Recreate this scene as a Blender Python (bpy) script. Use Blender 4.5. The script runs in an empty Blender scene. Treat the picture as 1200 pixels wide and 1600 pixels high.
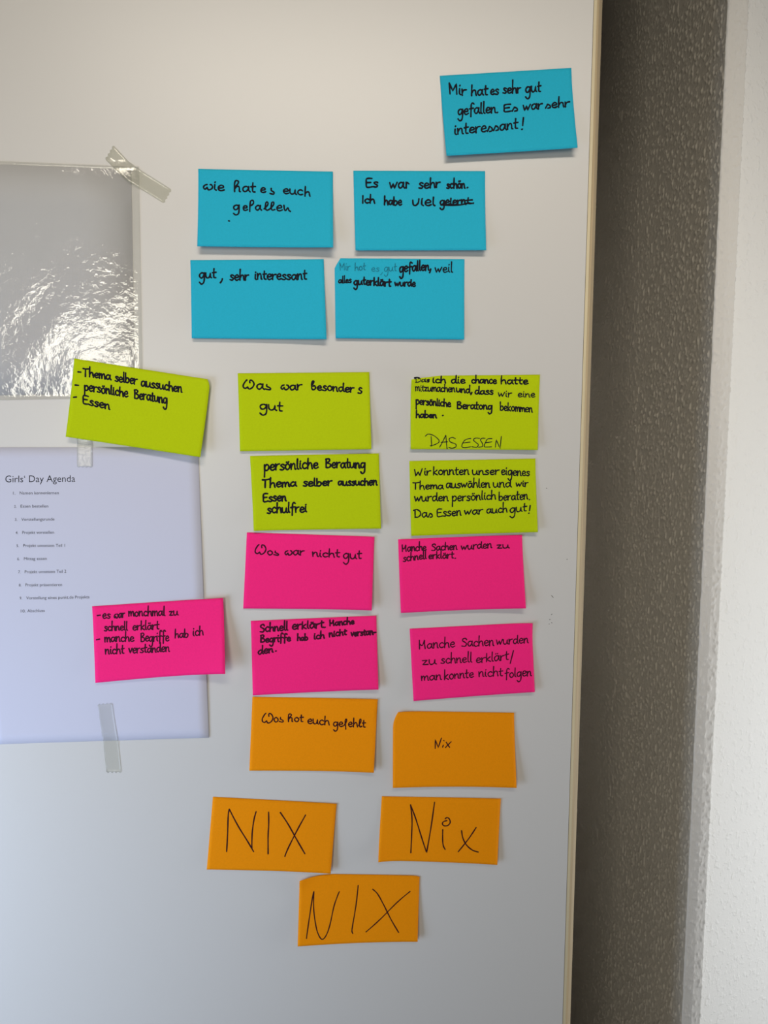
import bpy, bmesh, math, random
from mathutils import Vector, Matrix, noise
random.seed(7)
scene = bpy.context.scene
COL = scene.collection

# ------------------------------------------------------------------ camera
F, PITCH, YAW, ROLL, DIST = 1200.0, 0.0883, 0.0754, 0.0082, 0.766   # focal length in pixels, metres
ZC = 1.35                                                            # height of the point looked at
fwd = Vector((math.sin(YAW)*math.cos(PITCH), math.cos(YAW)*math.cos(PITCH), -math.sin(PITCH)))
rt = Vector((math.cos(YAW), -math.sin(YAW), 0))
up = rt.cross(fwd)
RIGHT = math.cos(ROLL)*rt + math.sin(ROLL)*up
UP = -math.sin(ROLL)*rt + math.cos(ROLL)*up
EYE = Vector((0, 0, ZC)) - DIST*fwd
cam_data = bpy.data.cameras.new('camera')
cam = bpy.data.objects.new('camera', cam_data)
COL.objects.link(cam)
cam_data.sensor_fit = 'VERTICAL'
cam_data.sensor_height = 32.0
cam_data.lens = 32.0*F/1600.0
cam_data.clip_start = 0.01
cam.matrix_world = Matrix(((RIGHT.x, UP.x, -fwd.x, EYE.x), (RIGHT.y, UP.y, -fwd.y, EYE.y),
                           (RIGHT.z, UP.z, -fwd.z, EYE.z), (0, 0, 0, 1)))
scene.camera = cam

# ------------------------------------------------------------------ world, lamps, exposure
scene.view_settings.view_transform = 'Standard'
scene.view_settings.look = 'None'
scene.view_settings.exposure = 0.0
scene.view_settings.gamma = 1.0
scene.view_settings.use_curve_mapping = False
world = bpy.data.worlds.new('room_light')
scene.world = world
world.use_nodes = True
bg = world.node_tree.nodes['Background']
bg.inputs[0].default_value = (1.0, 0.96, 0.92, 1)
bg.inputs[1].default_value = 0.05


def area(name, loc, target, sx, sy, power, color, spread=180):
    l = bpy.data.lights.new(name, 'AREA')
    l.shape = 'RECTANGLE'; l.size = sx; l.size_y = sy
    l.energy = power; l.color = color; l.spread = math.radians(spread)
    o = bpy.data.objects.new(name, l); COL.objects.link(o)
    o.location = loc
    o.rotation_euler = (Vector(target)-Vector(loc)).to_track_quat('-Z', 'Y').to_euler()
    return o


# the two windows at the left and right, the window seen reflected in the plastic, and the lamp overhead
area('window_daylight_left', (-1.05, -0.55, 0.85), (-0.52, 0, 0.95), 0.6, 0.8, 3.2, (0.60, 0.75, 1.0), 78)
area('window_daylight_behind', (-0.82, -2.3, 1.48), (-0.30, 0, 1.6), 0.55, 0.80, 15.2, (1.0, 0.95, 0.82))
area('window_daylight_right', (1.40, -0.14, 0.88), (0.40, 0.05, 0.96), 0.3, 0.9, 3.9, (0.93, 0.97, 1.0), 110)
area('ceiling_lamp', (0.05, -1.25, 2.35), (0.05, 0, 1.60), 1.3, 0.18, 1.5, (1.0, 0.91, 0.78), 46)


# ------------------------------------------------------------------ helpers
def ray(px, py):
    return fwd + ((px-600)/F)*RIGHT - ((py-800)/F)*UP


def at(px, py, y=0.0):
    """picture point -> point on the vertical plane at depth y"""
    d = ray(px, py)
    return EYE + d*((y-EYE.y)/d.y)


def obj(name, verts, faces, mat=None, parent=None, smooth=False):
    me = bpy.data.meshes.new(name)
    me.from_pydata([tuple(v) for v in verts], [], faces)
    me.update()
    if smooth:
        for p in me.polygons: p.use_smooth = True
    if mat: me.materials.append(mat)
    o = bpy.data.objects.new(name, me); COL.objects.link(o)
    if parent:
        o.parent = parent
        o.matrix_parent_inverse = Matrix.Translation(-parent.location)
    return o


def tag(o, label=None, cat=None, group=None, kind=None):
    if label: o['label'] = label
    if cat: o['category'] = cat
    if group: o['group'] = group
    if kind: o['kind'] = kind
    return o


def empty(name, loc, label, cat, group=None):
    o = bpy.data.objects.new(name, None); COL.objects.link(o)
    o.location = loc; o.empty_display_size = 0.02
    return tag(o, label, cat, group)


def box(name, lo, hi, mat, parent=None, bevel=0.0):
    x0, y0, z0 = lo; x1, y1, z1 = hi
    v = [(x0, y0, z0), (x1, y0, z0), (x1, y1, z0), (x0, y1, z0), (x0, y0, z1), (x1, y0, z1), (x1, y1, z1), (x0, y1, z1)]
    f = [(0, 3, 2, 1), (4, 5, 6, 7), (0, 1, 5, 4), (1, 2, 6, 5), (2, 3, 7, 6), (3, 0, 4, 7)]
    o = obj(name, v, f, mat, parent)
    if bevel:
        m = o.modifiers.new('bevel', 'BEVEL'); m.width = bevel; m.segments = 2
    return o


def lin(r, g, b):
    return tuple(((c/255)/12.92 if c/255 <= 0.04045 else ((c/255+0.055)/1.055)**2.4) for c in (r, g, b)) + (1,)


def material(name, color, rough=0.6, spec=0.4):
    m = bpy.data.materials.new(name); m.use_nodes = True
    b = m.node_tree.nodes['Principled BSDF']
    b.inputs['Base Color'].default_value = color
    b.inputs['Roughness'].default_value = rough
    b.inputs['Specular IOR Level'].default_value = spec
    return m


def nodes(m):
    nt = m.node_tree
    return nt, nt.nodes['Principled BSDF']


def noise_bump(m, scale=(1, 1, 1), nscale=100, detail=4, strength=0.2, dist=0.001, tint=0.0, rough=0.5):
    nt, b = nodes(m)
    tc = nt.nodes.new('ShaderNodeTexCoord'); mp = nt.nodes.new('ShaderNodeMapping')
    mp.inputs['Scale'].default_value = scale
    n = nt.nodes.new('ShaderNodeTexNoise')
    n.inputs['Scale'].default_value = nscale; n.inputs['Detail'].default_value = detail
    n.inputs['Roughness'].default_value = rough
    bp = nt.nodes.new('ShaderNodeBump')
    bp.inputs['Strength'].default_value = strength; bp.inputs['Distance'].default_value = dist
    nt.links.new(tc.outputs['Object'], mp.inputs[0]); nt.links.new(mp.outputs[0], n.inputs['Vector'])
    nt.links.new(n.outputs['Fac'], bp.inputs['Height']); nt.links.new(bp.outputs[0], b.inputs['Normal'])
    if tint:
        c = b.inputs['Base Color'].default_value[:]
        r = nt.nodes.new('ShaderNodeValToRGB')
        r.color_ramp.elements[0].position = 0.3; r.color_ramp.elements[1].position = 0.7
        r.color_ramp.elements[0].color = tuple(x*(1-tint) for x in c[:3])+(1,)
        r.color_ramp.elements[1].color = tuple(min(1, x*(1+tint)) for x in c[:3])+(1,)
        nt.links.new(n.outputs['Fac'], r.inputs[0]); nt.links.new(r.outputs[0], b.inputs['Base Color'])
    return m, bp


def woodchip(m, scale=170, strength=0.8, dist=0.0012):
    """painted ingrain wallpaper: irregular raised chips over a fine pulp grain"""
    nt, b = nodes(m)
    tc = nt.nodes.new('ShaderNodeTexCoord')
    n1 = nt.nodes.new('ShaderNodeTexNoise'); n1.inputs['Scale'].default_value = scale
    n1.inputs['Detail'].default_value = 2; n1.inputs['Distortion'].default_value = 0.3
    r1 = nt.nodes.new('ShaderNodeValToRGB'); r1.color_ramp.interpolation = 'EASE'
    r1.color_ramp.elements[0].position = 0.50; r1.color_ramp.elements[1].position = 0.80
    n2 = nt.nodes.new('ShaderNodeTexNoise'); n2.inputs['Scale'].default_value = scale*2.6
    n2.inputs['Detail'].default_value = 4
    mx = nt.nodes.new('ShaderNodeMath'); mx.operation = 'MULTIPLY_ADD'; mx.inputs[1].default_value = 0.30
    bp = nt.nodes.new('ShaderNodeBump')
    bp.inputs['Strength'].default_value = strength; bp.inputs['Distance'].default_value = dist
    for n in (n1, n2): nt.links.new(tc.outputs['Object'], n.inputs['Vector'])
    nt.links.new(n1.outputs['Fac'], r1.inputs[0])
    nt.links.new(n2.outputs['Fac'], mx.inputs[0]); nt.links.new(r1.outputs[0], mx.inputs[2])
    nt.links.new(mx.outputs[0], bp.inputs['Height']); nt.links.new(bp.outputs[0], b.inputs['Normal'])
    return m


# ------------------------------------------------------------------ materials
M_panel = material('white_laminate', (0.60, 0.585, 0.565, 1), 0.36, 0.5)
noise_bump(M_panel, nscale=420, detail=3, strength=0.05, dist=0.0004)
M_carcass = material('grey_carcass_board', (0.34, 0.33, 0.31, 1), 0.6, 0.2)
M_strip = material('raw_edge_wood', lin(182, 163, 132), 0.55, 0.3)
noise_bump(M_strip, scale=(420, 420, 4), nscale=1.0, detail=3, strength=0.12, dist=0.0005, tint=0.16)
M_stripf = material('pale_edge_lipping', lin(208, 194, 160), 0.5, 0.3)
noise_bump(M_stripf, scale=(400, 400, 3), nscale=1.0, detail=2, strength=0.05, dist=0.0004, tint=0.05)
M_taupe = woodchip(material('taupe_painted_woodchip', (0.64, 0.585, 0.50, 1), 0.36, 0.5), 500, 0.35, 0.0005)
M_bead = woodchip(material('white_painted_woodchip', (0.72, 0.70, 0.67, 1), 0.6, 0.3), 500, 0.3, 0.0005)
M_plaster = woodchip(material('white_painted_plaster', (0.86, 0.85, 0.83, 1), 0.7, 0.25), 130, 0.45, 0.0016)
M_floor = material('grey_floor', (0.30, 0.28, 0.26, 1), 0.6)
noise_bump(M_floor, nscale=60, tint=0.1)
M_ink = material('black_felt_pen_ink', (0.006, 0.005, 0.012, 1), 0.75, 0.15)
M_inkp = material('felt_pen_ink_on_pink', (0.045, 0.003, 0.018, 1), 0.75, 0.15)
M_inko = material('felt_pen_ink_on_orange', (0.035, 0.004, 0.006, 1), 0.75, 0.15)
M_faded = material('faded_dry_pen_ink', (0.012, 0.17, 0.26, 1), 0.8, 0.15)
M_print = material('printer_ink', (0.012, 0.012, 0.022, 1), 0.8, 0.1)
M_paper = material('copy_paper', (0.57, 0.575, 0.69, 1), 0.75, 0.2)
noise_bump(M_paper, nscale=900, detail=2, strength=0.05, dist=0.0003)
M_paper2 = material('pale_sheet', (0.60, 0.60, 0.635, 1), 0.75, 0.2)
M_smudge = material('pencil_smudge', (0.16, 0.15, 0.14, 1), 0.8)


def note_mat(name, c):
    m = material(name, c, 0.8, 0.10)
    noise_bump(m, nscale=700, detail=3, strength=0.12, dist=0.0003, tint=0.03)
    return m


NOTE = {'blue': note_mat('blue_note_paper', (0.022, 0.430, 0.620, 1)),
        'green': note_mat('lime_note_paper', (0.470, 0.585, 0.003, 1)),
        'pink': note_mat('pink_note_paper', (0.960, 0.022, 0.215, 1)),
        'orange': note_mat('orange_note_paper', (0.850, 0.275, 0.001, 1))}
INK = {'blue': M_ink, 'green': M_ink, 'pink': M_inkp, 'orange': M_inko}


def film(name, tint, rough, alpha, bump=None, refl=0.045):
    """clear plastic: mostly lets what lies under it through, shines at its surface"""
    m = bpy.data.materials.new(name); m.use_nodes = True
    nt = m.node_tree; nt.nodes.clear()
    out = nt.nodes.new('ShaderNodeOutputMaterial')
    tr = nt.nodes.new('ShaderNodeBsdfTransparent'); tr.inputs[0].default_value = tint
    df = nt.nodes.new('ShaderNodeBsdfDiffuse'); df.inputs[0].default_value = (0.75, 0.75, 0.70, 1)
    gl = nt.nodes.new('ShaderNodeBsdfGlossy'); gl.inputs['Roughness'].default_value = rough
    m1 = nt.nodes.new('ShaderNodeMixShader'); m1.inputs[0].default_value = alpha
    m2 = nt.nodes.new('ShaderNodeMixShader')
    lw = nt.nodes.new('ShaderNodeLayerWeight'); lw.inputs['Blend'].default_value = 0.5
    pw = nt.nodes.new('ShaderNodeMath'); pw.operation = 'POWER'; pw.inputs[1].default_value = 5.0
    fr = nt.nodes.new('ShaderNodeMath'); fr.operation = 'MULTIPLY_ADD'
    fr.inputs[1].default_value = 0.9; fr.inputs[2].default_value = refl
    nt.links.new(lw.outputs['Facing'], pw.inputs[0]); nt.links.new(pw.outputs[0], fr.inputs[0])
    nt.links.new(tr.outputs[0], m1.inputs[1]); nt.links.new(df.outputs[0], m1.inputs[2])
    nt.links.new(fr.outputs[0], m2.inputs[0])
    nt.links.new(m1.outputs[0], m2.inputs[1]); nt.links.new(gl.outputs[0], m2.inputs[2])
    nt.links.new(m2.outputs[0], out.inputs[0])
    if bump:
        sc, st, di = bump
        tc = nt.nodes.new('ShaderNodeTexCoord')
        n = nt.nodes.new('ShaderNodeTexNoise'); n.inputs['Scale'].default_value = sc
        n.inputs['Detail'].default_value = 3
        bp = nt.nodes.new('ShaderNodeBump')
        bp.inputs['Strength'].default_value = st; bp.inputs['Distance'].default_value = di
        nt.links.new(tc.outputs['Object'], n.inputs['Vector']); nt.links.new(n.outputs['Fac'], bp.inputs['Height'])
        nt.links.new(bp.outputs[0], gl.inputs['Normal'])
    return m


M_film = film('clear_laminating_film', (0.97, 0.97, 0.96, 1), 0.06, 0.03, (170, 0.35, 0.0009))
M_tape = film('clear_adhesive_tape', (0.945, 0.945, 0.915, 1), 0.12, 0.08, (260, 0.3, 0.0006))
M_tapes = film('shiny_adhesive_tape', (0.97, 0.97, 0.97, 1), 0.10, 0.22, (420, 0.6, 0.0009))

M_tapef = film('thin_adhesive_tape', (0.965, 0.965, 0.95, 1), 0.25, 0.05, (260, 0.3, 0.0006), 0.03)

# ------------------------------------------------------------------ setting
XE = 0.5*(at(929.6, 0).x + at(877, 1600).x)          # end of the white laminate
XO = 0.5*(at(950.4, 0).x + at(893.3, 1600).x)        # outer side of the edge strip
YC = 0.097                                            # depth of the pier's arris
XC = 0.5*(at(1137, 0, YC).x + at(1065, 1600, YC).x)
XB = 0.5*(at(1171, 0, YC-0.003).x + at(1095, 1600, YC-0.003).x)
ZT = 2.45

floor = box('floor', (-2.0, -2.6, -0.05), (2.0, 1.0, 0.0), M_floor); tag(floor, kind='structure')
wb = box('wall_back', (-2.0, 0.62, 0.0), (XC+0.05, 0.70, ZT), M_plaster); tag(wb, kind='structure')


def waver(z):
    """hand-papered arris: a slight wobble up its height"""
    return 0.0006*noise.noise((0, 0, z*45))+0.0003*noise.noise((3, 0, z*170))


def papered(name, path, mat, fine, amp, w0, w1, step=0.0012):
    """wall strip extruded upwards from a plan path, its woodchip paper in real relief inside the fine heights;
    w0 / w1: how far its first and last edge follow the wobbling arris"""
    pts = [(x, y, 0.0) for x, y in path[:1]]
    for (x0, y0), (x1, y1) in zip(path, path[1:]):
        L = math.hypot(x1-x0, y1-y0)
        n = max(1, int(L/(step*2.2 if y1 > 0.4 else step)))
        for k in range(1, n+1):
            t = k/n
            pts.append((x0+(x1-x0)*t, y0+(y1-y0)*t, pts[-1][2]+L/n))
    S = pts[-1][2]; m = len(pts)
    nx, ny = [], []
    for i in range(m):
        a_, b_ = pts[max(0, i-3)], pts[min(m-1, i+3)]
        dx, dy = b_[0]-a_[0], b_[1]-a_[1]; L = math.hypot(dx, dy)
        nx.append(dy/L); ny.append(-dx/L)
    zs = [0.0, 0.3]+[fine[0]+0.0016*k for k in range(int((fine[1]-fine[0])/0.0016)+1)]+[2.3, ZT]
    v, f = [], []
    for z in zs:
        wv = waver(z)
        for i, (x, y, q) in enumerate(pts):
            h = noise.noise((q*230, z*230, 7.0))+0.45*noise.noise((q*480, z*480, 2.0))
            t = min(1.0, max(0.0, (h-0.12)/0.42)); t = t*t*(3-2*t)
            d = amp*(t+0.22*noise.noise((q*1100, z*1100, 1.0)))
            d *= min(1.0, q/0.002, (S-q)/0.002)
            w = wv*max(w0*max(0.0, 1-q/0.006), w1*max(0.0, 1-(S-q)/0.006))
            v.append((x+nx[i]*d+w, y+ny[i]*d, z))
    for k in range(len(zs)-1):
        for i in range(m-1):
            c = k*m+i
            f.append((c, c+1, c+1+m, c+m))
    o = obj(name, v, f, mat, None, True)
    return tag(o, kind='structure')


FINE = (0.44, 2.24)
papered('wall_side', [(XC, 0.62), (XC, 0.62-0.17), (XC, YC)], M_taupe, FINE, 0.0014, 0, 1)
papered('trim_corner', [(XC, YC), (XC+0.0012, YC-0.0012), (XC+0.011, YC-0.0034), (XB-0.001, YC-0.0030), (XB+0.0015, YC+0.0020)], M_bead, FINE, 0.0009, 1, 0.0, 0.0008)
a = math.radians(25)
wr = obj('wall_right', [(XB-0.003, YC-0.0016, 0), (XB+0.9, YC-0.0016+0.903*math.tan(a), 0), (XB+0.9, YC-0.0016+0.903*math.tan(a), ZT), (XB-0.003, YC-0.0016, ZT)], [(0, 1, 2, 3)], M_plaster)
tag(wr, kind='structure')

# ------------------------------------------------------------------ cupboard with the edge strip
cup = empty('cupboard', (-0.4, 0, 0.0), 'tall white cupboard front with pale wooden edge strip, covered in sticky notes', 'cupboard')
box('front_panel', (-1.05, 0, 0.06), (XE, 0.019, 2.30), M_panel, cup)
box('carcass', (-1.04, 0.0195, 0.0), (XE-0.02, 0.60, 2.29), M_carcass, cup)


def extrude(name, prof, z0, z1, mat, parent):
    n = len(prof)
    v = [(x, y, z0) for x, y in prof]+[(x, y, z1) for x, y in prof]
    f = [(i, (i+1) % n, (i+1) % n+n, i+n) for i in range(n)]+[tuple(range(n))[::-1], tuple(range(n, 2*n))]
    return obj(name, v, f, mat, parent)


W = XO-XE
e1 = extrude('edge_lipping', [(XE+0.0006, 0.0004), (XE+0.0034, 0.0), (XE+0.0036, 0.019), (XE+0.0006, 0.019)], 0.06, 2.30, M_stripf, cup)
tag(e1, 'thin pale lipping along the right edge')
e2 = extrude('edge_strip', [(XE+0.0037, 0.0012), (XE+0.0037+0.35*(W-0.0037), 0.0026), (XE+0.0037+0.40*(W-0.0037), 0.0034), (XO-0.0006, 0.0095), (XO, 0.0105), (XO, 0.019), (XE+0.0037, 0.019)], 0.06, 2.30, M_strip, cup)
tag(e2, 'raw light wood edge strip')
e3 = extrude('edge_groove', [(XE, 0.0012), (XE+0.0006, 0.0012), (XE+0.0006, 0.019), (XE, 0.019)], 0.06, 2.30, M_smudge, cup)
for px, py, w, ang in [(886, 874, 0.9, 0.3), (863, 932, 2.4, -0.8), (862, 960, 1.2, 1.0), (859, 968, 1.0, 0.2), (862, 973, 0.9, -0.4), (854, 763, 1.0, -0.6), (858, 975, .7, 0)]:
    c = at(px, py); L = w*0.0008; T = 0.0004
    dx, dz = math.cos(ang), math.sin(ang)
    ring = []
    for k in range(10):
        t = 2*math.pi*k/10
        ring.append((c.x+L*math.cos(t)*dx-T*math.sin(t)*dz, -0.00008, c.z+L*math.cos(t)*dz+T*math.sin(t)*dx))
    obj('smudge', ring, [tuple(range(10))], M_smudge, cup)


# ------------------------------------------------------------------ sheets (grids in the board's own metres)
def bil(q, u, v):
    return (q[0]*(1-u)+q[1]*u)*(1-v)+(q[3]*(1-u)+q[2]*u)*v


def sheet_mesh(name, quad, hf, mat, parent, nu=28, nv=20, th=0.00018, outline=None):
    """thin closed sheet; quad = four corners TL TR BR BL on the board, hf = height off it"""
    v, f = [], []
    for layer in (th, 0.0):
        for j in range(nv+1):
            for i in range(nu+1):
                uu, vv = i/nu, j/nv
                if outline: uu, vv = outline(uu, vv)
                p = bil(quad, uu, vv)
                v.append((p.x, -(hf(uu, vv)+layer), p.z))
    n = (nu+1)*(nv+1)
    idx = lambda i, j: j*(nu+1)+i
    for j in range(nv):
        for i in range(nu):
            a, b, c, d = idx(i, j), idx(i+1, j), idx(i+1, j+1), idx(i, j+1)
            f.append((a, d, c, b)); f.append((a+n, b+n, c+n, d+n))
    for i in range(nu):
        a, b = idx(i, 0), idx(i+1, 0); f.append((a, b, b+n, a+n))
        a, b = idx(i, nv), idx(i+1, nv); f.append((b, a, a+n, b+n))
    for j in range(nv):
        a, b = idx(0, j), idx(0, j+1); f.append((b, a, a+n, b+n))
        a, b = idx(nu, j), idx(nu, j+1); f.append((a, b, b+n, a+n))
    return obj(name, v, f, mat, parent, True)


def inv_bil(q, p):
    u = v = 0.5
    for _ in range(8):
        e = bil(q, u, v)-p
        du = (q[1]-q[0])*(1-v)+(q[2]-q[3])*v
        dv = (q[3]-q[0])*(1-u)+(q[2]-q[1])*u
        det = du.x*dv.z-du.z*dv.x
        u -= (e.x*dv.z-e.z*dv.x)/det
        v -= (du.x*e.z-du.z*e.x)/det
    return u, v


class Surface:
    """a lifted sheet, so writing can be laid on it"""
    def __init__(s, quad, hf, th=0.00018):
        s.q, s.h, s.th = quad, hf, th

    def on(s, px, py, lift=0.00010):
        y = 0.0
        for _ in range(3):
            p = at(px, py, y)
            u, v = inv_bil(s.q, p)
            h = s.h(min(1, max(0, u)), min(1, max(0, v)))+s.th+lift
            y = -h
        p = at(px, py, y)
        return Vector((p.x, -h, p.z))


# ------------------------------------------------------------------ handwriting: single-stroke letters, x height 1
def C(*p): return list(p)
BOWL = C((.74, .78), (.45, 1), (.12, .78), (.04, .38), (.24, .03), (.52, .18), (.74, .72))
G = {
 'a': (.92, [BOWL, C((.76, .98), (.74, .35), (.92, .02))]),
 'b': (.85, [C((.06, 2.0), (.05, 1), (.06, .05)), C((.06, .45), (.32, .95), (.68, .78), (.7, .3), (.4, 0), (.06, .12))]),
 'c': (.72, [C((.66, .82), (.42, 1), (.1, .72), (.06, .32), (.32, 0), (.68, .14))]),
 'd': (.92, [BOWL, C((.78, 2.0), (.75, .9), (.76, .25), (.92, .02))]),
 'e': (.78, [C((.06, .48), (.62, .58), (.6, .9), (.36, 1), (.08, .68), (.1, .22), (.38, 0), (.74, .18))]),
 'f': (.72, [C((.78, 1.85), (.55, 2.08), (.34, 1.8), (.3, .8), (.26, -.45)), C((.02, .9), (.66, 1.0))]),
 'g': (.88, [BOWL, C((.76, .98), (.76, 0), (.66, -.8), (.32, -1.1), (.02, -.75))]),
 'h': (.84, [C((.1, 2.1), (.06, 1), (.05, 0)), C((.05, .42), (.34, .95), (.62, .85), (.68, .4), (.76, 0))]),
 'i': (.34, [C((.1, .98), (.08, .25), (.26, .02)), C((.12, 1.42), (.16, 1.5))]),
 'k': (.76, [C((.08, 2.0), (.05, 0)), C((.62, 1.0), (.08, .46), (.08, .46), (.7, 0))]),
 'l': (.34, [C((.12, 2.1), (.08, .3), (.28, .02))]),
 'm': (1.12, [C((0, 1), (.05, 0)), C((.05, .45), (.24, .95), (.42, .88), (.48, .05)), C((.48, .45), (.7, .95), (.92, .88), (1.0, .1), (1.1, .02))]),
 'n': (.82, [C((0, 1), (.05, 0)), C((.05, .45), (.3, .95), (.56, .88), (.64, .12), (.78, .02))]),
 'o': (.8, [C((.42, 1), (.1, .78), (.05, .35), (.3, .0), (.62, .18), (.7, .65), (.42, 1), (.3, .96))]),
 'p': (.8, [C((.02, 1), (.05, .2), (.02, -1.05)), C((.04, .55), (.32, 1), (.66, .82), (.66, .3), (.34, 0), (.06, .2))]),
 'r': (.64, [C((0, 1), (.05, 0)), C((.05, .45), (.24, .88), (.6, .98))]),
 's': (.68, [C((.6, .86), (.36, 1), (.12, .8), (.3, .56), (.58, .32), (.4, .02), (.0, .1))]),
 't': (.58, [C((.24, 1.75), (.2, .7), (.24, .12), (.5, .06)), C((0, 1.0), (.56, 1.08))]),
 'u': (.9, [C((0, 1), (.03, .3), (.26, 0), (.58, .25), (.7, .98), (.7, .98), (.7, .25), (.88, .02))]),
 'v': (.7, [C((0, 1), (.28, .02), (.28, .02), (.66, 1.02))]),
 'w': (1.12, [C((0, 1), (.2, .02), (.2, .02), (.5, .85), (.5, .85), (.66, .02), (.66, .02), (1.06, 1.05))]),
 'z': (.74, [C((.02, .92), (.6, .98), (.6, .98), (.05, .05), (.05, .05), (.7, .06))]),
 # second shapes of some letters
 '5': (.74, [C((0, .05), (.28, .88), (.28, .88), (.6, .55), (.62, .12), (.3, .0))]),                               # low joined s
 '8': (1.18, [C((.2, .95), (.02, .6), (.1, .12), (.36, .02), (.56, .5), (.56, .5), (.66, .08), (.92, .02), (1.12, .45), (1.02, .92), (.82, .85))]),  # round w
 '4': (.9, [C((.04, 0), (.02, 1.2), (.14, 1.95), (.46, 1.95), (.46, 1.5), (.06, .8)), C((.06, .5), (.36, .98), (.6, .8), (.62, .1), (.74, 0))]),   # hooked h
 '1': (.6, [C((0, .3), (.4, 1.2), (.42, 1.8), (.22, 1.75), (.14, .6), (.3, .02), (.58, .2))]),                        # looped l
 '3': (.8, [C((.06, -.3), (.1, 1.0), (.2, 1.75), (.55, 1.85), (.62, 1.3), (.3, .9), (.1, .9))]),                      # f like a P
 '6': (.86, [C((.2, 1.1), (.42, 1.8), (.2, 1.9), (.06, 1.1), (.1, .2), (.4, 0), (.7, .4), (.52, .9), (.3, .75))]),     # looped b
 '2': (.85, [C((0, .9), (.05, .2), (.3, 0), (.62, .4), (.7, 1.1))]),                                                   # v like a U
 '7': (.55, [C((.1, 1.05), (.12, .02)), C((.12, .5), (.24, 1.0), (.5, .75))]),                                          # short r
 'A': (1.1, [C((0, 0), (.5, 1.75), (.5, 1.75), (1.0, -.05)), C((.15, .55), (.85, .6))]),
 'B': (1.0, [C((.08, 1.65), (.06, 0)), C((.0, 1.6), (.5, 1.7), (.72, 1.35), (.2, .9), (.2, .9), (.8, .7), (.8, .2), (.4, 0), (.05, .1))]),
 'D': (1.15, [C((.12, 1.6), (.14, .02)), C((-.1, 1.5), (.4, 1.68), (.95, 1.2), (1.0, .5), (.6, .02), (.12, .02))]),
 'E': (.95, [C((.85, 1.62), (.4, 1.66), (.08, 1.5), (.06, .8), (.1, .08), (.5, 0), (.88, .1)), C((.1, .85), (.7, .9))]),
 'I': (.35, [C((.14, 1.7), (.12, 0))]),
 'M': (1.25, [C((.0, 1.7), (.1, .05)), C((0, 1.7), (.5, .55), (.5, .55), (.98, 1.7), (.98, 1.7), (1.05, .1))]),
 'H': (1.2, [C((.05, 1.65), (.08, .0)), C((.06, 1.0), (.5, .62), (.9, 1.65), (.9, 1.65), (.88, .9), (.98, .0))]),       # M drawn like an H
 'N': (1.15, [C((.02, 0), (.1, 1.7), (.1, 1.7), (.85, 0), (.85, 0), (1.05, 1.75))]),
 'S': (.9, [C((.8, 1.35), (.6, 1.7), (.2, 1.55), (.12, 1.15), (.5, .85), (.78, .5), (.55, .03), (.0, .1))]),
 'T': (1.0, [C((.0, 1.6), (.5, 1.58), (1.0, 1.68)), C((.42, 1.58), (.4, .0))]),
 'W': (1.5, [C((0, 1.6), (.2, .03), (.2, .03), (.6, 1.0), (.6, 1.0), (.85, .03), (.85, .03), (1.25, 1.65))]),
 'V': (1.7, [C((.5, 1.65), (.25, 1.4), (.0, .7), (.15, .1), (.5, .05), (.9, .7), (.95, 1.3), (.95, 1.3), (1.1, .8), (1.0, .25), (.7, .0), (.5, .05)), C((.95, 1.3), (1.2, 1.55), (1.45, 1.2), (1.5, .6), (1.2, .1), (.8, .0))]),
 '!': (.3, [C((.2, 1.8), (.14, .6)), C((.08, .0), (.13, .06))]),
 '.': (.3, [C((.08, .02), (.16, .08))]),
 ',': (.35, [C((.2, .2), (.14, -.1), (-.02, -.4))]),
 '-': (.7, [C((0, .5), (.6, .55))]),
 '/': (.6, [C((0, -.2), (.5, 2.1))]),
}
# the round capital W of one writer
G['V'] = (1.75, [C((.62, 1.72), (.42, 1.5), (.08, .8), (.1, .32), (.4, .12), (.74, .42), (.74, .42), (.84, .1), (1.1, .02), (1.5, .35), (1.7, .95), (1.5, 1.5), (1.2, 1.7), (1.05, 1.5), (1.08, 1.2))])
G['8'] = (1.12, [C((.42, .98), (.14, .8), (.02, .42), (.2, .1), (.44, .5), (.44, .5), (.56, .04), (.85, .1), (1.06, .5), (.96, .9), (.8, .98))])
G['@'] = (.7, [C((0, .2), (.3, .8), (.52, 1.55), (.42, 1.9), (.26, 1.6), (.28, .6), (.36, -.6))])
G['9'] = (.95, [C((.08, 1.0), (.14, .3), (.3, .08), (.5, .45), (.5, .45), (.62, .5), (.72, .1), (.92, -.12))])
G['0'] = (.72, [C((.22, .95), (.2, .62), (.2, .62), (.66, .3), (.56, .0), (.02, .12))])
for um, base in (('ä', 'a'), ('ö', 'o')):
    w_, s_ = G[base]
    G[um] = (w_, s_+[C((.22, 1.4), (.26, 1.48)), C((.52, 1.44), (.56, 1.52))])


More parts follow.
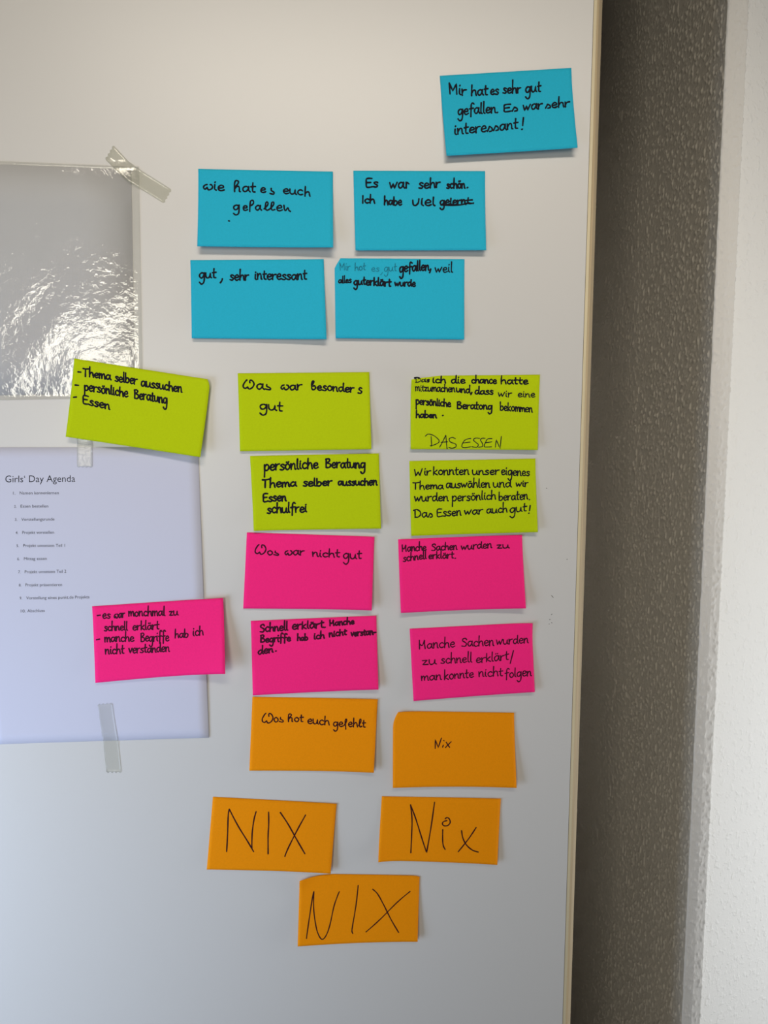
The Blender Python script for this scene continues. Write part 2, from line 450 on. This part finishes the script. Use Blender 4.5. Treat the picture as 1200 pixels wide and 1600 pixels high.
def smooth(pts, n=5):
    """Catmull-Rom through the points; a doubled point makes a corner"""
    runs, cur = [], [pts[0]]
    for p in pts[1:]:
        if p == cur[-1]:
            runs.append(cur); cur = [p]
        else:
            cur.append(p)
    runs.append(cur)
    out = []
    for r in runs:
        if len(r) < 2: continue
        if len(r) == 2:
            s = [(r[0][0]+(r[1][0]-r[0][0])*k/4, r[0][1]+(r[1][1]-r[0][1])*k/4) for k in range(5)]
        else:
            s = []
            for i in range(len(r)-1):
                p0 = r[i-1] if i else r[i]; p1, p2 = r[i], r[i+1]; p3 = r[i+2] if i+2 < len(r) else r[i+1]
                for k in range(n):
                    t = k/n
                    s.append(tuple(.5*((2*p1[c])+(-p0[c]+p2[c])*t+(2*p0[c]-5*p1[c]+4*p2[c]-p3[c])*t*t+(-p0[c]+3*p1[c]-3*p2[c]+p3[c])*t**3) for c in (0, 1)))
            s.append(r[-1])
        out += s if not out else s[1:]
    return out


class Pen:
    """collects strokes given in picture points and lays them as ink ribbons on a surface"""
    def __init__(s, surf): s.surf, s.v, s.f, s.k = surf, [], [], 0

    def stroke(s, pts, width, rnd):
        if len(pts) < 2: return
        lift = 0.00008+0.000012*(s.k % 6); s.k += 1
        P = [s.surf.on(x, y, lift) for x, y in pts]
        hw = width*0.000625*0.475
        n = len(P); base = len(s.v)
        L, R = [], []
        for i in range(n):
            d = P[min(i+1, n-1)]-P[max(i-1, 0)]
            d.y = 0
            if d.length < 1e-9: d = Vector((1, 0, 0))
            d.normalize()
            nrm = Vector((-d.z, 0, d.x))
            w = hw*(1+0.10*math.sin(i*0.9+rnd))
            L.append(P[i]+nrm*w); R.append(P[i]-nrm*w)
        s.v += L+R
        for i in range(n-1): s.f.append((base+i, base+n+i, base+n+i+1, base+i+1))
        for e, sgn in ((0, -1), (n-1, 1)):                   # round ends
            d = (P[1]-P[0]) if e == 0 else (P[-1]-P[-2])
            d.y = 0
            if d.length < 1e-9: continue
            d.normalize(); nrm = Vector((-d.z, 0, d.x))
            b2 = len(s.v); w = hw*(1+0.10*math.sin(e*0.9+rnd))
            arc = [P[e]+(nrm*math.cos(math.pi*k/6)+d*sgn*math.sin(math.pi*k/6))*w for k in range(7)]
            s.v += arc
            s.f.append(tuple(range(b2, b2+7)) if sgn < 0 else tuple(range(b2+6, b2-1, -1)))

    def word(s, text, x0, x1, y0, y1, xh, width, rnd, asc=1.0, slant=0.0):
        """text between x0 and x1 (picture points), baseline y0 to y1, x height xh"""
        tot = sum(G[c][0]+.10 for c in text)-.10-(.14 if text[-1] in 'adhilmntu' else 0)
        k = (x1-x0)/tot
        x = 0.0
        sl = (y1-y0)/(x1-x0)
        for c in text:
            w, st = G[c]
            jy = rnd.uniform(-.05, .05); js = rnd.uniform(.94, 1.06)
            for pts in st:
                q = []
                for gx, gy in pts:
                    if gy > 1.2: gy = 1+(gy-1)*asc
                    X = x0+(x+gx)*k+slant*gy*xh
                    q.append((X, y0+sl*(X-x0)-(gy*js+jy)*xh))
                s.stroke(smooth(q, 4), width, rnd.uniform(0, 6))
            x += w+.10

    def build(s, name, mat, parent):
        return obj(name, s.v, s.f, mat, parent)


# ------------------------------------------------------------------ sticky notes
def lift_fn(bottom, right=0.0, left=0.0, tl=0.0, tr=0.0, bl=0.0, base=0.0, wave=0.0, br=0.0):
    """height off the board: gummed along the top, loose below; corner curls"""
    def h(u, v):
        t = max(0.0, (v-.16)/.84)
        z = base+0.0003+bottom*t**1.5
        z += right*u**3*(0.25+0.75*t)+left*(1-u)**3*(0.25+0.75*t)
        for c, du, dv in ((tl, u, v), (tr, 1-u, v), (bl, u, 1-v), (br, 1-u, 1-v)):
            if c:
                d = max(0.0, 1-(du/.22+dv/.40))
                z += c*d*d
        z += wave*math.sin(u*7+1)*t*0.5
        return z
    return h


SIZE_TXT = 'blue green pink orange'
notes = []


def note(color, label, zoom, corners, lift, lines, penw, shapes=None, outline=None, ink2=None, extra=None):
    ox, oy, sc = zoom
    cs = [(ox+x/sc, oy+y/sc) for x, y in corners]
    hf = lift_fn(**lift)
    uv = ((0, 0), (1, 0), (1, 1), (0, 1))
    quad = []
    for (px, py), (u, v) in zip(cs, uv):
        p = at(px, py, -hf(u, v)); quad.append(Vector((p.x, 0, p.z)))
    c = (quad[0]+quad[1])*.5
    root = empty('sticky_note', (c.x, -lift.get('base', 0.0)-0.0002, c.z), label, 'sticky note', color+' sticky notes on the white cupboard')
    sheet_mesh('note_sheet', quad, hf, NOTE[color], root, 36, 24, outline=outline)
    surf = Surface(quad, hf)
    rnd = random.Random(hash(label) % 1000 if False else sum(map(ord, label)))
    pen = Pen(surf); pale = Pen(surf)
    for ln in lines:
        text, x0, x1, y0, y1, xh = ln[:6]
        opt = ln[6] if len(ln) > 6 else {}
        P = pale if opt.get('pale') else pen
        P.word(text, ox+x0/sc, ox+x1/sc, oy+y0/sc, oy+y1/sc, xh/sc, opt.get('w', penw), rnd, opt.get('asc', 1.0), opt.get('slant', 0.0))
    for st in shapes or []:
        w = penw
        if isinstance(st[0], float): w, st = st[0], st[1]
        pen.stroke(smooth([(ox+x/sc, oy+y/sc) for x, y in st], 6), w, rnd.uniform(0, 6))
    if pen.v: pen.build('handwriting', INK[color], root)
    if pale.v:
        o = pale.build('handwriting', M_faded, root); tag(o, 'pale faded start of the writing')
    notes.append(root)
    return root


D = dict
note('blue', 'blue sticky note alone at the top right, reading Mir hat es sehr gut gefallen', (680, 90, 5),
     [(36, 142), (1063, 80), (1113, 705), (88, 768)], D(bottom=.0075, right=.002),
     [('Mir', 110, 245, 285, 296, 50), ('hat', 282, 405, 298, 292, 45, D(asc=.8)), ('es', 432, 497, 291, 289, 40), ('sehr', 530, 670, 279, 274, 40, D(asc=1.3)), ('gut', 706, 820, 273, 266, 44),
      ('gefallen.', 178, 495, 446, 430, 45, D(asc=.85)), ('E5', 535, 648, 424, 415, 36), ('war', 688, 838, 414, 398, 42), ('5ehr', 862, 1052, 398, 382, 38, D(asc=1.1)),
      ('intere55ant', 150, 640, 603, 555, 45), ('!', 668, 700, 560, 560, 50)], 2.7)
note('blue', 'blue sticky note reading wie hat es euch gefallen, left of the upper pair', (290, 250, 4.8),
     [(95, 67), (1105, 87), (1107, 656), (87, 648)], D(bottom=.0085, right=.003),
     [('8ie', 133, 292, 225, 230, 42), ('4at', 365, 517, 237, 242, 42), ('e', 562, 602, 243, 243, 38), ('0', 632, 666, 257, 257, 46), ('euc', 732, 880, 250, 265, 38), ('h', 893, 930, 270, 272, 34),
      ('g', 358, 408, 375, 375, 37), ('e', 430, 466, 380, 380, 34), ('3a', 478, 562, 376, 376, 36), ('1', 588, 628, 376, 376, 32), ('1', 632, 672, 378, 378, 32), ('e9', 682, 788, 384, 382, 40)], 2.6,
     [[(322, 456), (328, 458)]])
note('blue', 'blue sticky note reading Es war sehr schön, Ich habe viel gelernt', (540, 250, 5),
     [(60, 84), (1090, 87), (1098, 705), (77, 707)], D(bottom=.006, right=.001),
     [('Es', 158, 255, 215, 214, 43), ('wa7', 345, 497, 221, 218, 44), ('sehr', 573, 740, 222, 214, 42, D(asc=.8)), ('schön', 790, 930, 221, 219, 36), ('.', 945, 962, 219, 219, 50),
      ('Ich', 128, 224, 335, 338, 34), ('habe', 302, 440, 350, 354, 36, D(asc=.75)), ('2iel', 525, 692, 358, 356, 46, D(asc=.45)), ('gelern', 738, 935, 351, 347, 36, D(asc=.4)), ('t', 935, 978, 343, 341, 26), ('.', 990, 1006, 341, 341, 50)], 2.8,
     [[(745, 352), (880, 352), (965, 335)]])
note('blue', 'blue sticky note reading gut, sehr interessant, left of the lower pair', (290, 395, 5),
     [(37, 57), (1079, 50), (1101, 675), (48, 668)], D(bottom=.004, right=.0035),
     [('gut', 107, 232, 200, 196, 42), (',', 272, 298, 214, 214, 48), ('sehr', 347, 494, 214, 212, 42), ('interessant', 540, 940, 208, 210, 42, D(asc=.8))], 2.7)
note('blue', 'blue sticky note with folded top left corner and partly faded writing', (510, 395, 5),
     [(63, 42), (1079, 50), (1077, 678), (72, 668)], D(bottom=.003, right=.0008),
     [('Mir', 105, 187, 138, 136, 34, D(pale=1, w=1.3)), ('hot', 222, 302, 138, 136, 30, D(pale=1, w=1.5)), ('es', 352, 415, 147, 145, 30, D(pale=1, w=1.1)), (',', 425, 445, 160, 160, 30, D(pale=1, w=1.1)), ('gut', 452, 545, 148, 142, 34, D(pale=1, w=1.3)),
      ('gefallen,', 572, 820, 152, 134, 42, D(w=2.8, asc=.8)), ('weil', 850, 982, 156, 152, 40, D(w=2.2)),
      ('alles', 95, 196, 238, 232, 26, D(w=2.2)), ('gut', 215, 302, 250, 246, 32, D(w=2.8)), ('erklärt', 310, 500, 252, 262, 34, D(w=2.9, asc=.8)), ('wurde', 535, 697, 260, 262, 30, D(w=2.6, asc=.6))], 2.6,
     outline=lambda u, v: ((u + (1-u)*max(0, 0.045*(1-v/.12)) if v < .12 else u), v))
note('green', 'tilted lime sticky note beside the plastic covered sheet, reading Thema selber aussuchen', (95, 550, 5),
     [(105, 50), (1168, 215), (1090, 822), (38, 662)], D(bottom=.005, right=.004, base=.0022, tr=.002),
     [('-', 135, 160, 172, 176, 36), ('Thema', 175, 386, 188, 217, 36), ('selber', 425, 597, 226, 254, 40, D(asc=.8)), ('aussuchen', 628, 943, 266, 316, 42, D(asc=.7)),
      ('-', 112, 142, 275, 280, 36), ('persönliche', 185, 526, 298, 354, 40, D(asc=.7)), ('Beratung', 575, 832, 362, 402, 42, D(asc=.8)),
      ('-', 100, 124, 372, 372, 36), ('Essen', 172, 378, 402, 448, 38)], 2.7,
     outline=lambda u, v: (u - (u*max(0, 0.022*(1-v/.10)**2) if v < .10 else 0), v))
note('green', 'lime sticky note reading Was war besonders gut', (360, 570, 5),
     [(57, 66), (1085, 57), (1102, 660), (75, 676)], D(bottom=.003, right=.004),
     [('V', 97, 187, 190, 190, 43), ('a0', 205, 316, 192, 196, 40), ('8ar', 395, 560, 194, 198, 40), ('6esonder', 632, 968, 194, 216, 36, D(asc=.9)), ('s', 998, 1030, 222, 222, 42),
      ('gut', 230, 400, 346, 362, 40)], 2.7)
note('green', 'lime sticky note with DAS ESSEN in thin capitals below four crowded lines', (630, 570, 5.217),
     [(70, 84), (1115, 80), (1097, 695), (60, 688)], D(bottom=.004, right=.002, tl=.009),
     [('Das', 97, 215, 139, 138, 21), ('ich', 240, 342, 147, 150, 30, D(asc=.7)), ('die', 392, 506, 150, 152, 32), ('chance', 558, 762, 150, 152, 32), ('hatte', 797, 1020, 157, 158, 32, D(asc=.85)),
      ('mitzumachen', 98, 418, 213, 222, 34, D(asc=.7, w=2.1)), ('und,', 434, 566, 222, 232, 32), ('dass', 585, 735, 238, 242, 32), ('wir', 775, 888, 262, 262, 34, D(w=1.9)), ('eine', 935, 1077, 262, 264, 30, D(w=1.9)),
      ('persönliche', 105, 388, 322, 342, 34, D(asc=.7)), ('Beratong', 440, 727, 357, 366, 34, D(asc=.9)), ('bekommen', 790, 1050, 370, 388, 36, D(asc=.8, w=2.2)),
      ('haben', 105, 268, 430, 432, 28), ('.', 316, 332, 416, 416, 30)], 2.6,
     [(1.5, [(180, 582), (205, 565), (250, 578), (288, 610), (290, 632), (260, 650), (220, 662)]), (1.5, [(228, 585), (232, 662)]),
      (1.5, [(297, 672), (320, 630), (348, 572), (348, 572), (352, 630), (358, 686)]), (1.5, [(308, 632), (362, 628)]),
      (1.5, [(424, 602), (400, 592), (375, 605), (385, 630), (425, 645), (430, 668), (400, 680), (372, 674)]),
      (1.5, [(550, 600), (510, 610), (488, 632), (478, 665), (500, 676), (550, 668)]), (1.5, [(486, 638), (545, 630)]),
      (1.5, [(622, 600), (590, 598), (572, 612), (590, 632), (612, 650), (600, 672), (560, 668)]),
      (1.5, [(668, 600), (640, 600), (630, 615), (645, 640), (645, 665), (615, 672)]),
      (1.5, [(724, 602), (690, 604), (672, 630), (662, 668), (720, 668)]), (1.5, [(672, 636), (722, 628)]),
      (1.5, [(752, 672), (758, 610), (758, 610), (790, 684), (790, 684), (800, 585)])],
     outline=lambda u, v: (u, v+(1-v)**3*0.055*max(0, 1-u/.24)**1.3))
note('green', 'lime sticky note whose four lines end with schulfrei', (380, 700, 5),
     [(53, 62), (1060, 42), (1077, 630), (82, 648)], D(bottom=.0022, right=.004, bl=.002),
     [('persönliche', 165, 587, 178, 156, 45, D(asc=.65)), ('Beratung', 645, 955, 155, 156, 40, D(asc=1.0)),
      ('Thema', 150, 410, 310, 300, 36), ('selber', 470, 694, 300, 292, 36, D(asc=.7)), ('aussuchen', 742, 1042, 292, 290, 34, D(asc=.5)),
      ('Essen', 155, 332, 422, 412, 40), ('schulfrei', 188, 492, 510, 500, 42, D(asc=.7))], 3.0)
note('green', 'lime sticky note starting Wir konnten unser eigenes Thema auswählen', (630, 705, 5.217),
     [(50, 80), (1077, 60), (1098, 660), (65, 690)], D(bottom=.003, right=.003),
     [('Wir', 93, 225, 203, 192, 36), ('konnten', 245, 532, 194, 190, 38, D(asc=.7)), ('unser', 565, 785, 192, 190, 36), ('eigenes', 800, 1032, 193, 202, 38),
      ('Thema', 80, 322, 310, 308, 34), ('auswählen', 350, 702, 300, 295, 38, D(asc=.8)), ('und', 735, 875, 293, 292, 38, D(asc=.8)), ('wir', 920, 1020, 290, 288, 32),
      ('wurden', 93, 362, 410, 405, 38, D(asc=.7)), ('persönlich', 400, 750, 408, 390, 38, D(asc=.8)), ('beraten', 780, 1012, 402, 392, 38, D(asc=.9)), ('.', 1022, 1038, 395, 395, 30),
      ('Da5', 90, 242, 540, 536, 38), ('Essen', 275, 468, 533, 524, 38), ('war', 500, 650, 520, 510, 36), ('auch', 680, 844, 508, 497, 36, D(asc=1.2)), ('gut', 870, 1000, 502, 490, 38), ('!', 1014, 1046, 508, 508, 38)], 2.3)
note('pink', 'pink sticky note reading Was war nicht gut', (370, 820, 5.217),
     [(82, 62), (1122, 97), (1100, 698), (52, 682)], D(bottom=.002, right=.0055),
     [('V', 147, 240, 240, 240, 43), ('o0', 250, 342, 244, 248, 36), ('8ar', 392, 552, 247, 246, 38), ('nicht', 618, 832, 258, 264, 34), ('gut', 868, 1010, 276, 276, 40, D(asc=.8))], 2.4)
note('pink', 'pink sticky note with two small lines, right of the one reading Was war nicht gut', (610, 825, 5.217),
     [(63, 92), (1073, 55), (1105, 655), (85, 693)], D(bottom=.004, right=.0045, left=.003),
     [('Hanche', 95, 292, 192, 182, 34), ('Sachen', 337, 540, 184, 175, 34, D(asc=.8)), ('wurden', 578, 822, 178, 162, 34, D(asc=.5)), ('zu', 868, 962, 166, 162, 30),
      ('schnell', 105, 290, 275, 250, 34), ('erklärt', 312, 512, 250, 246, 32, D(asc=.8)), ('.', 522, 538, 248, 248, 30)], 2.2)
note('pink', 'pink sticky note stuck on the agenda sheet, reading es war manchmal zu schnell erklärt', (135, 925, 5),
     [(45, 112), (1068, 47), (1085, 640), (70, 710)], D(bottom=.003, right=.0125, base=.0016),
     [('-', 85, 112, 202, 200, 36), ('es', 127, 188, 207, 205, 36), ('8ar', 217, 300, 205, 196, 32), ('monchmal', 330, 610, 190, 184, 36), ('zu', 648, 712, 182, 180, 34),
      ('schnell', 140, 318, 304, 298, 34), ('erklärt', 362, 563, 298, 292, 34), ('-', 78, 107, 390, 386, 36), ('manche', 143, 372, 390, 386, 36), ('Begriffe', 425, 645, 386, 384, 40), ('hab', 692, 798, 360, 354, 34), ('ich', 832, 910, 342, 338, 38, D(asc=.9)),
      ('nicht', 148, 290, 484, 480, 38), ('verstanden', 332, 645, 480, 466, 36)], 2.3)
note('pink', 'pink sticky note ending in verstanden split across lines', (380, 950, 5.217),
     [(62, 105), (1085, 62), (1103, 665), (78, 712)], D(bottom=.0022, right=.004),
     [('Schnell', 138, 360, 196, 180, 36), ('erklärt', 400, 650, 176, 160, 38, D(asc=.6)), ('.', 660, 676, 160, 160, 30), ('Hanche', 705, 905, 146, 130, 28),
      ('Begriffe', 142, 387, 280, 270, 32), ('hab', 442, 528, 266, 262, 26), ('ich', 577, 658, 254, 248, 28), ('nicht', 702, 838, 236, 220, 30, D(asc=.6)), ('verstan-', 880, 1085, 232, 214, 30, D(asc=.6)),
      ('den', 122, 240, 380, 360, 34), ('.', 260, 274, 352, 352, 34)], 2.8)
note('pink', 'pink sticky note reading man konnte nicht folgen on its last line', (630, 960, 5.4545),
     [(55, 122), (1103, 75), (1122, 662), (88, 738)], D(bottom=.0025, right=.003, tr=.003),
     [('Hanche', 135, 442, 296, 278, 44), ('Sachen', 500, 768, 275, 266, 44, D(asc=.9)), ('wurden', 795, 1062, 260, 244, 42, D(asc=.75)),
      ('zu', 162, 275, 432, 424, 40), ('schnell', 322, 582, 420, 406, 42), ('erklärt', 622, 892, 412, 388, 42, D(asc=.8)), ('/', 912, 945, 408, 408, 46),
      ('man', 155, 320, 565, 556, 40), ('konnte', 350, 602, 556, 536, 42), ('nicht', 645, 842, 532, 524, 42, D(asc=.8)), ('folgen', 868, 1088, 540, 522, 42, D(asc=.8))], 2.1)
note('orange', 'orange sticky note reading Was hat euch gefehlt', (380, 1080, 5.217),
     [(75, 45), (1097, 65), (1065, 665), (50, 647)], D(bottom=.0018, right=.005),
     [('V', 152, 245, 260, 260, 46), ('o0', 250, 328, 252, 254, 38), ('4ot', 367, 484, 248, 250, 36, D(asc=.8)), ('euch', 525, 698, 264, 276, 38, D(asc=.8)), ('ge@eh1t', 735, 992, 285, 296, 36, D(asc=.9))], 2.2)
note('orange', 'orange sticky note with a small Nix in its middle', (600, 1100, 5.4545),
     [(80, 72), (1108, 75), (1130, 715), (75, 715)], D(bottom=.003, right=.004, left=.0035, tl=.004), [], 1.9,
     [[(437, 380), (437, 303), (437, 303), (462, 372), (462, 372), (490, 290)], [(505, 350), (500, 368)], [(508, 310), (512, 314)], [(530, 325), (545, 350), (560, 370)], [(572, 322), (545, 348), (525, 370)]],
     outline=lambda u, v: (u+(1-u)*0.04*max(0, 1-v/.22)**2.2, v))
note('orange', 'orange sticky note with large NIX in capitals, left of the two side by side', (310, 1230, 5.217),
     [(118, 78), (1127, 135), (1078, 705), (68, 670)], D(bottom=.0022, right=.004), [], 2.3,
     [[(230, 525), (238, 380), (243, 230), (252, 180)], [(252, 180), (320, 310), (400, 440), (450, 525)], [(470, 200), (452, 270), (438, 380), (436, 500)],
      [(572, 203), (573, 300), (568, 400), (568, 543)], [(668, 207), (730, 300), (800, 425), (868, 543)], [(873, 227), (800, 360), (730, 500), (705, 563)]])
note('orange', 'orange sticky note with large Nix whose dot is a ring', (580, 1230, 5.4545),
     [(90, 77), (1105, 97), (1075, 662), (60, 640)], D(bottom=.002, right=.003, bl=.004), [], 2.2,
     [[(338, 558), (345, 400), (348, 270), (335, 150)], [(335, 150), (380, 270), (430, 430), (472, 558), (472, 558), (510, 340), (540, 128)],
      [(610, 362), (609, 450), (615, 500), (630, 530)], [(645, 285), (615, 295), (607, 315), (625, 330), (655, 325), (673, 300), (665, 270), (645, 259), (630, 270)],
      [(770, 370), (780, 430), (810, 490), (860, 535), (912, 553)], [(895, 343), (830, 440), (742, 550)]])
note('orange', 'orange sticky note with large slanted NIX, lowest of all the notes', (450, 1355, 5.4545),
     [(98, 92), (1122, 72), (1105, 635), (82, 675)], D(bottom=.003, right=.003, left=.002, tl=.008), [], 2.0,
     [[(157, 608), (175, 480), (205, 280), (220, 205), (220, 205), (218, 330), (228, 440), (250, 550), (285, 613), (320, 590), (355, 500), (390, 340), (420, 250), (438, 208)],
      [(598, 155), (580, 320), (550, 500), (545, 545), (552, 565)], [(722, 188), (765, 230), (820, 330), (880, 450), (943, 557)], [(1040, 207), (930, 300), (780, 450), (665, 552)]],
     outline=lambda u, v: (u, v+(1-v)**3*(0.06*max(0, 1-u/.28)**1.3+0.02*max(0, (u-.95)/.05)**2)))


# ------------------------------------------------------------------ agenda sheet
def V0(p): return Vector((p.x, 0, p.z))
tr_ = V0(at(309.5, 698.5)); br_ = V0(at(326.5, 1151.8))
ax = (V0(at(300, 699))-V0(at(0, 699.5))).normalized(); ax2 = (br_-V0(at(0, 1162.5))).normalized()
aq = [tr_-ax*0.21, tr_, br_, br_-ax2*0.21]
ag_h = lambda u, v: 0.0004+0.0010*math.sin(v*3.14)*(0.4+0.6*u)+0.0008*u*u*v
ag = empty('agenda_sheet', (tr_.x-.1, -0.0003, tr_.z), 'printed white agenda sheet taped to the cupboard, headed Girls Day Agenda', 'paper sheet')
sheet_mesh('paper', aq, ag_h, M_paper, ag, 20, 28)
ag_s = Surface(aq, ag_h)


def text_shape(text, offset):
    cu = bpy.data.curves.new('t', 'FONT'); cu.body = text; cu.size = 1.0; cu.resolution_u = 3; cu.offset = offset
    o = bpy.data.objects.new('t', cu); COL.objects.link(o)
    bpy.context.view_layer.update()
    me = bpy.data.meshes.new_from_object(o.evaluated_get(bpy.context.evaluated_depsgraph_get()))
    v = [(p.co.x, p.co.y) for p in me.vertices]; f = [tuple(p.vertices) for p in me.polygons]
    bpy.data.objects.remove(o); bpy.data.curves.remove(cu); bpy.data.meshes.remove(me)
    return v, f


pv, pf = [], []
capv, _ = text_shape('E', 0)
CAP = max(y for x, y in capv)


def printed(text, x0, x1, y0, y1, cap, offset=0.0):
    """a typeset run in agenda picture points (zoomed 6.669 from 0,730)"""
    v, f = text_shape(text, offset)
    lo, hi = min(x for x, y in v), max(x for x, y in v)
    b = len(pv)
    for x, y in v:
        t = (x-lo)/(hi-lo)
        px = x0+(x1-x0)*t; py = y0+(y1-y0)*t-cap*y/CAP
        pv.append(ag_s.on(px/6.669, 730+py/6.669, 0.00005))
    pf.extend(tuple(b+i for i in p) for p in f)


printed('Girls\u2018 Day Agenda', 55, 783, 158, 153, 70, -0.004)
for num, text, n0, n1, x0, x1, y0, y1 in [
        ('1.', 'Namen kennenlernen', 137, 160, 205, 613, 284, 282), ('2.', 'Essen bestellen', 147, 172, 215, 503, 422, 420),
        ('3.', 'Vorstellungsrunde', 155, 180, 222, 567, 559, 556), ('4.', 'Projekt vorstellen', 163, 189, 232, 563, 696, 693),
        ('5.', 'Projekt umsetzen Teil 1', 172, 197, 242, 677, 832, 830), ('6.', 'Mittag essen', 180, 205, 250, 487, 969, 966),
        ('7.', 'Projekt umsetzen Teil 2', 190, 215, 258, 690, 1105, 1100), ('8.', 'Projekt pr\u00e4sentieren', 197, 222, 265, 647, 1242, 1238),
        ('9.', 'Vorstellung eines punkt.de Projekts', 205, 230, 273, 932, 1378, 1367), ('10.', 'Abschluss', 217, 268, 285, 465, 1512, 1508)]:
    printed(num, n0, n1, y0+1, y0+1, 29); printed(text, x0, x1, y0, y1, 31)
pt = obj('printed_text', pv, pf, M_print, ag)

# ------------------------------------------------------------------ laminated sheet
s_tr = V0(at(217.5, 261.0)); s_br = V0(at(223.5, 621.5))
a1 = (s_tr-V0(at(0, 252.3))).normalized(); a2 = (s_br-V0(at(0, 625.5))).normalized()
sq = [s_tr-a1*0.303, s_tr, s_br, s_br-a2*0.303]
sl = empty('laminated_sheet', (s_tr.x-.15, -0.0003, s_tr.z), 'blank white sheet under shiny clear plastic at the left edge of the photo', 'laminated sheet')


def sl_h(u, v):
    x = u*0.303; y = v*0.228
    e = min(1, min(u, 1-u, 1)/.05)*min(1, min(v, 1-v)/.05)
    return 0.0008+e*(0.0006+0.00026*math.sin(x*62+1.3*math.sin(y*38))*math.sin(y*47+.7)+0.00022*math.sin(y*30+1.2)+0.00010*math.sin(x*140+y*95))


def inset(q, l, t, r, b):
    return [bil(q, l, t), bil(q, 1-r, t), bil(q, 1-r, 1-b), bil(q, l, 1-b)]


sheet_mesh('paper', inset(sq, .02, .012, .024, .022), lambda u, v: 0.0003, M_paper2, sl, 6, 6)
sheet_mesh('plastic_film', sq, sl_h, M_film, sl, 90, 70, 0.00012)
mg = extrude
# ------------------------------------------------------------------ tapes
def tape(label, pts_top, pts_bot, hf, mat, seed, group='strips of clear tape'):
    """strip given along its two long edges, ends torn on a serrated blade"""
    n = 24
    def along(pts, t):
        k = t*(len(pts)-1); i = min(int(k), len(pts)-2); f_ = k-i
        return pts[i][0]+(pts[i+1][0]-pts[i][0])*f_, pts[i][1]+(pts[i+1][1]-pts[i][1])*f_
    m = 8
    v, f = [], []
    for layer in (0.00006, 0):
        for i in range(n+1):
            for j in range(m+1):
                t = i/n
                if i in (0, n): t += (0.010 if j % 2 else -0.006)*(1 if i else -1)
                a_, b_ = along(pts_top, min(1.0, max(0.0, t))), along(pts_bot, min(1.0, max(0.0, t)))
                if i in (0, n):
                    s_ = (0.9 if j % 2 else -0.5)
                    dxy = (pts_top[-1][0]-pts_top[0][0], pts_top[-1][1]-pts_top[0][1]); L = math.hypot(*dxy)
                    e_ = (dxy[0]/L*s_*(1 if i else -1), dxy[1]/L*s_*(1 if i else -1))
                else: e_ = (0, 0)
                w = j/m
                px, py = a_[0]*(1-w)+b_[0]*w+e_[0], a_[1]*(1-w)+b_[1]*w+e_[1]
                h = hf(px, py)
                p = at(px, py, -h)
                v.append((p.x, -h-layer, p.z))
    N_ = (n+1)*(m+1)
    for i in range(n):
        for j in range(m):
            q = i*(m+1)+j
            f.append((q, q+1, q+m+2, q+m+1)); f.append((q+N_, q+m+1+N_, q+m+2+N_, q+1+N_))
    for i in range(n):
        for j in (0, m):
            q = i*(m+1)+j; f.append((q, q+m+1, q+m+1+N_, q+N_))
    for j in range(m):
        for i in (0, n):
            q = i*(m+1)+j; f.append((q, q+1, q+1+N_, q+N_))
    o = obj('adhesive_tape', v, f, mat, None, True)
    return tag(o, label, 'tape', group)


def sheet_height(surf, edge):
    def h(px, py):
        u, v = inv_bil(surf.q, at(px, py))
        d = min(u, 1-u)*.25, min(v, 1-v)*.25
        k = min(1, max(0, 1+min(d)/0.004))
        return 0.0003+k*(edge+surf.h(min(1, max(0, u)), min(1, max(0, v))))
    return h


tape('clear tape strip set diagonally over the corner of the plastic covered sheet',
     [(177.4, 227), (200, 251.5), (225, 269), (268.4, 296.4)], [(164, 249), (200.7, 284.7), (216.5, 293.5), (256, 318)],
     sheet_height(Surface(sq, sl_h), 0.0004), M_tape, 1)
tape('short shiny tape strip on the agenda sheet top edge, under the tilted lime note',
     [(120, 668), (120, 690), (120, 710), (120, 729.5)], [(144.3, 668), (144.3, 690), (144.3, 710), (144.3, 730)],
     sheet_height(ag_s, 0.0004), M_tapes, 2)
tape('faint clear tape strip hanging over the bottom edge of the agenda sheet',
     [(152.3, 1100.6), (156, 1128), (161, 1160), (166, 1207)], [(175.5, 1099), (179, 1125), (185, 1160), (190.4, 1206.9)],
     sheet_height(ag_s, 0.0004), M_tapef, 3)
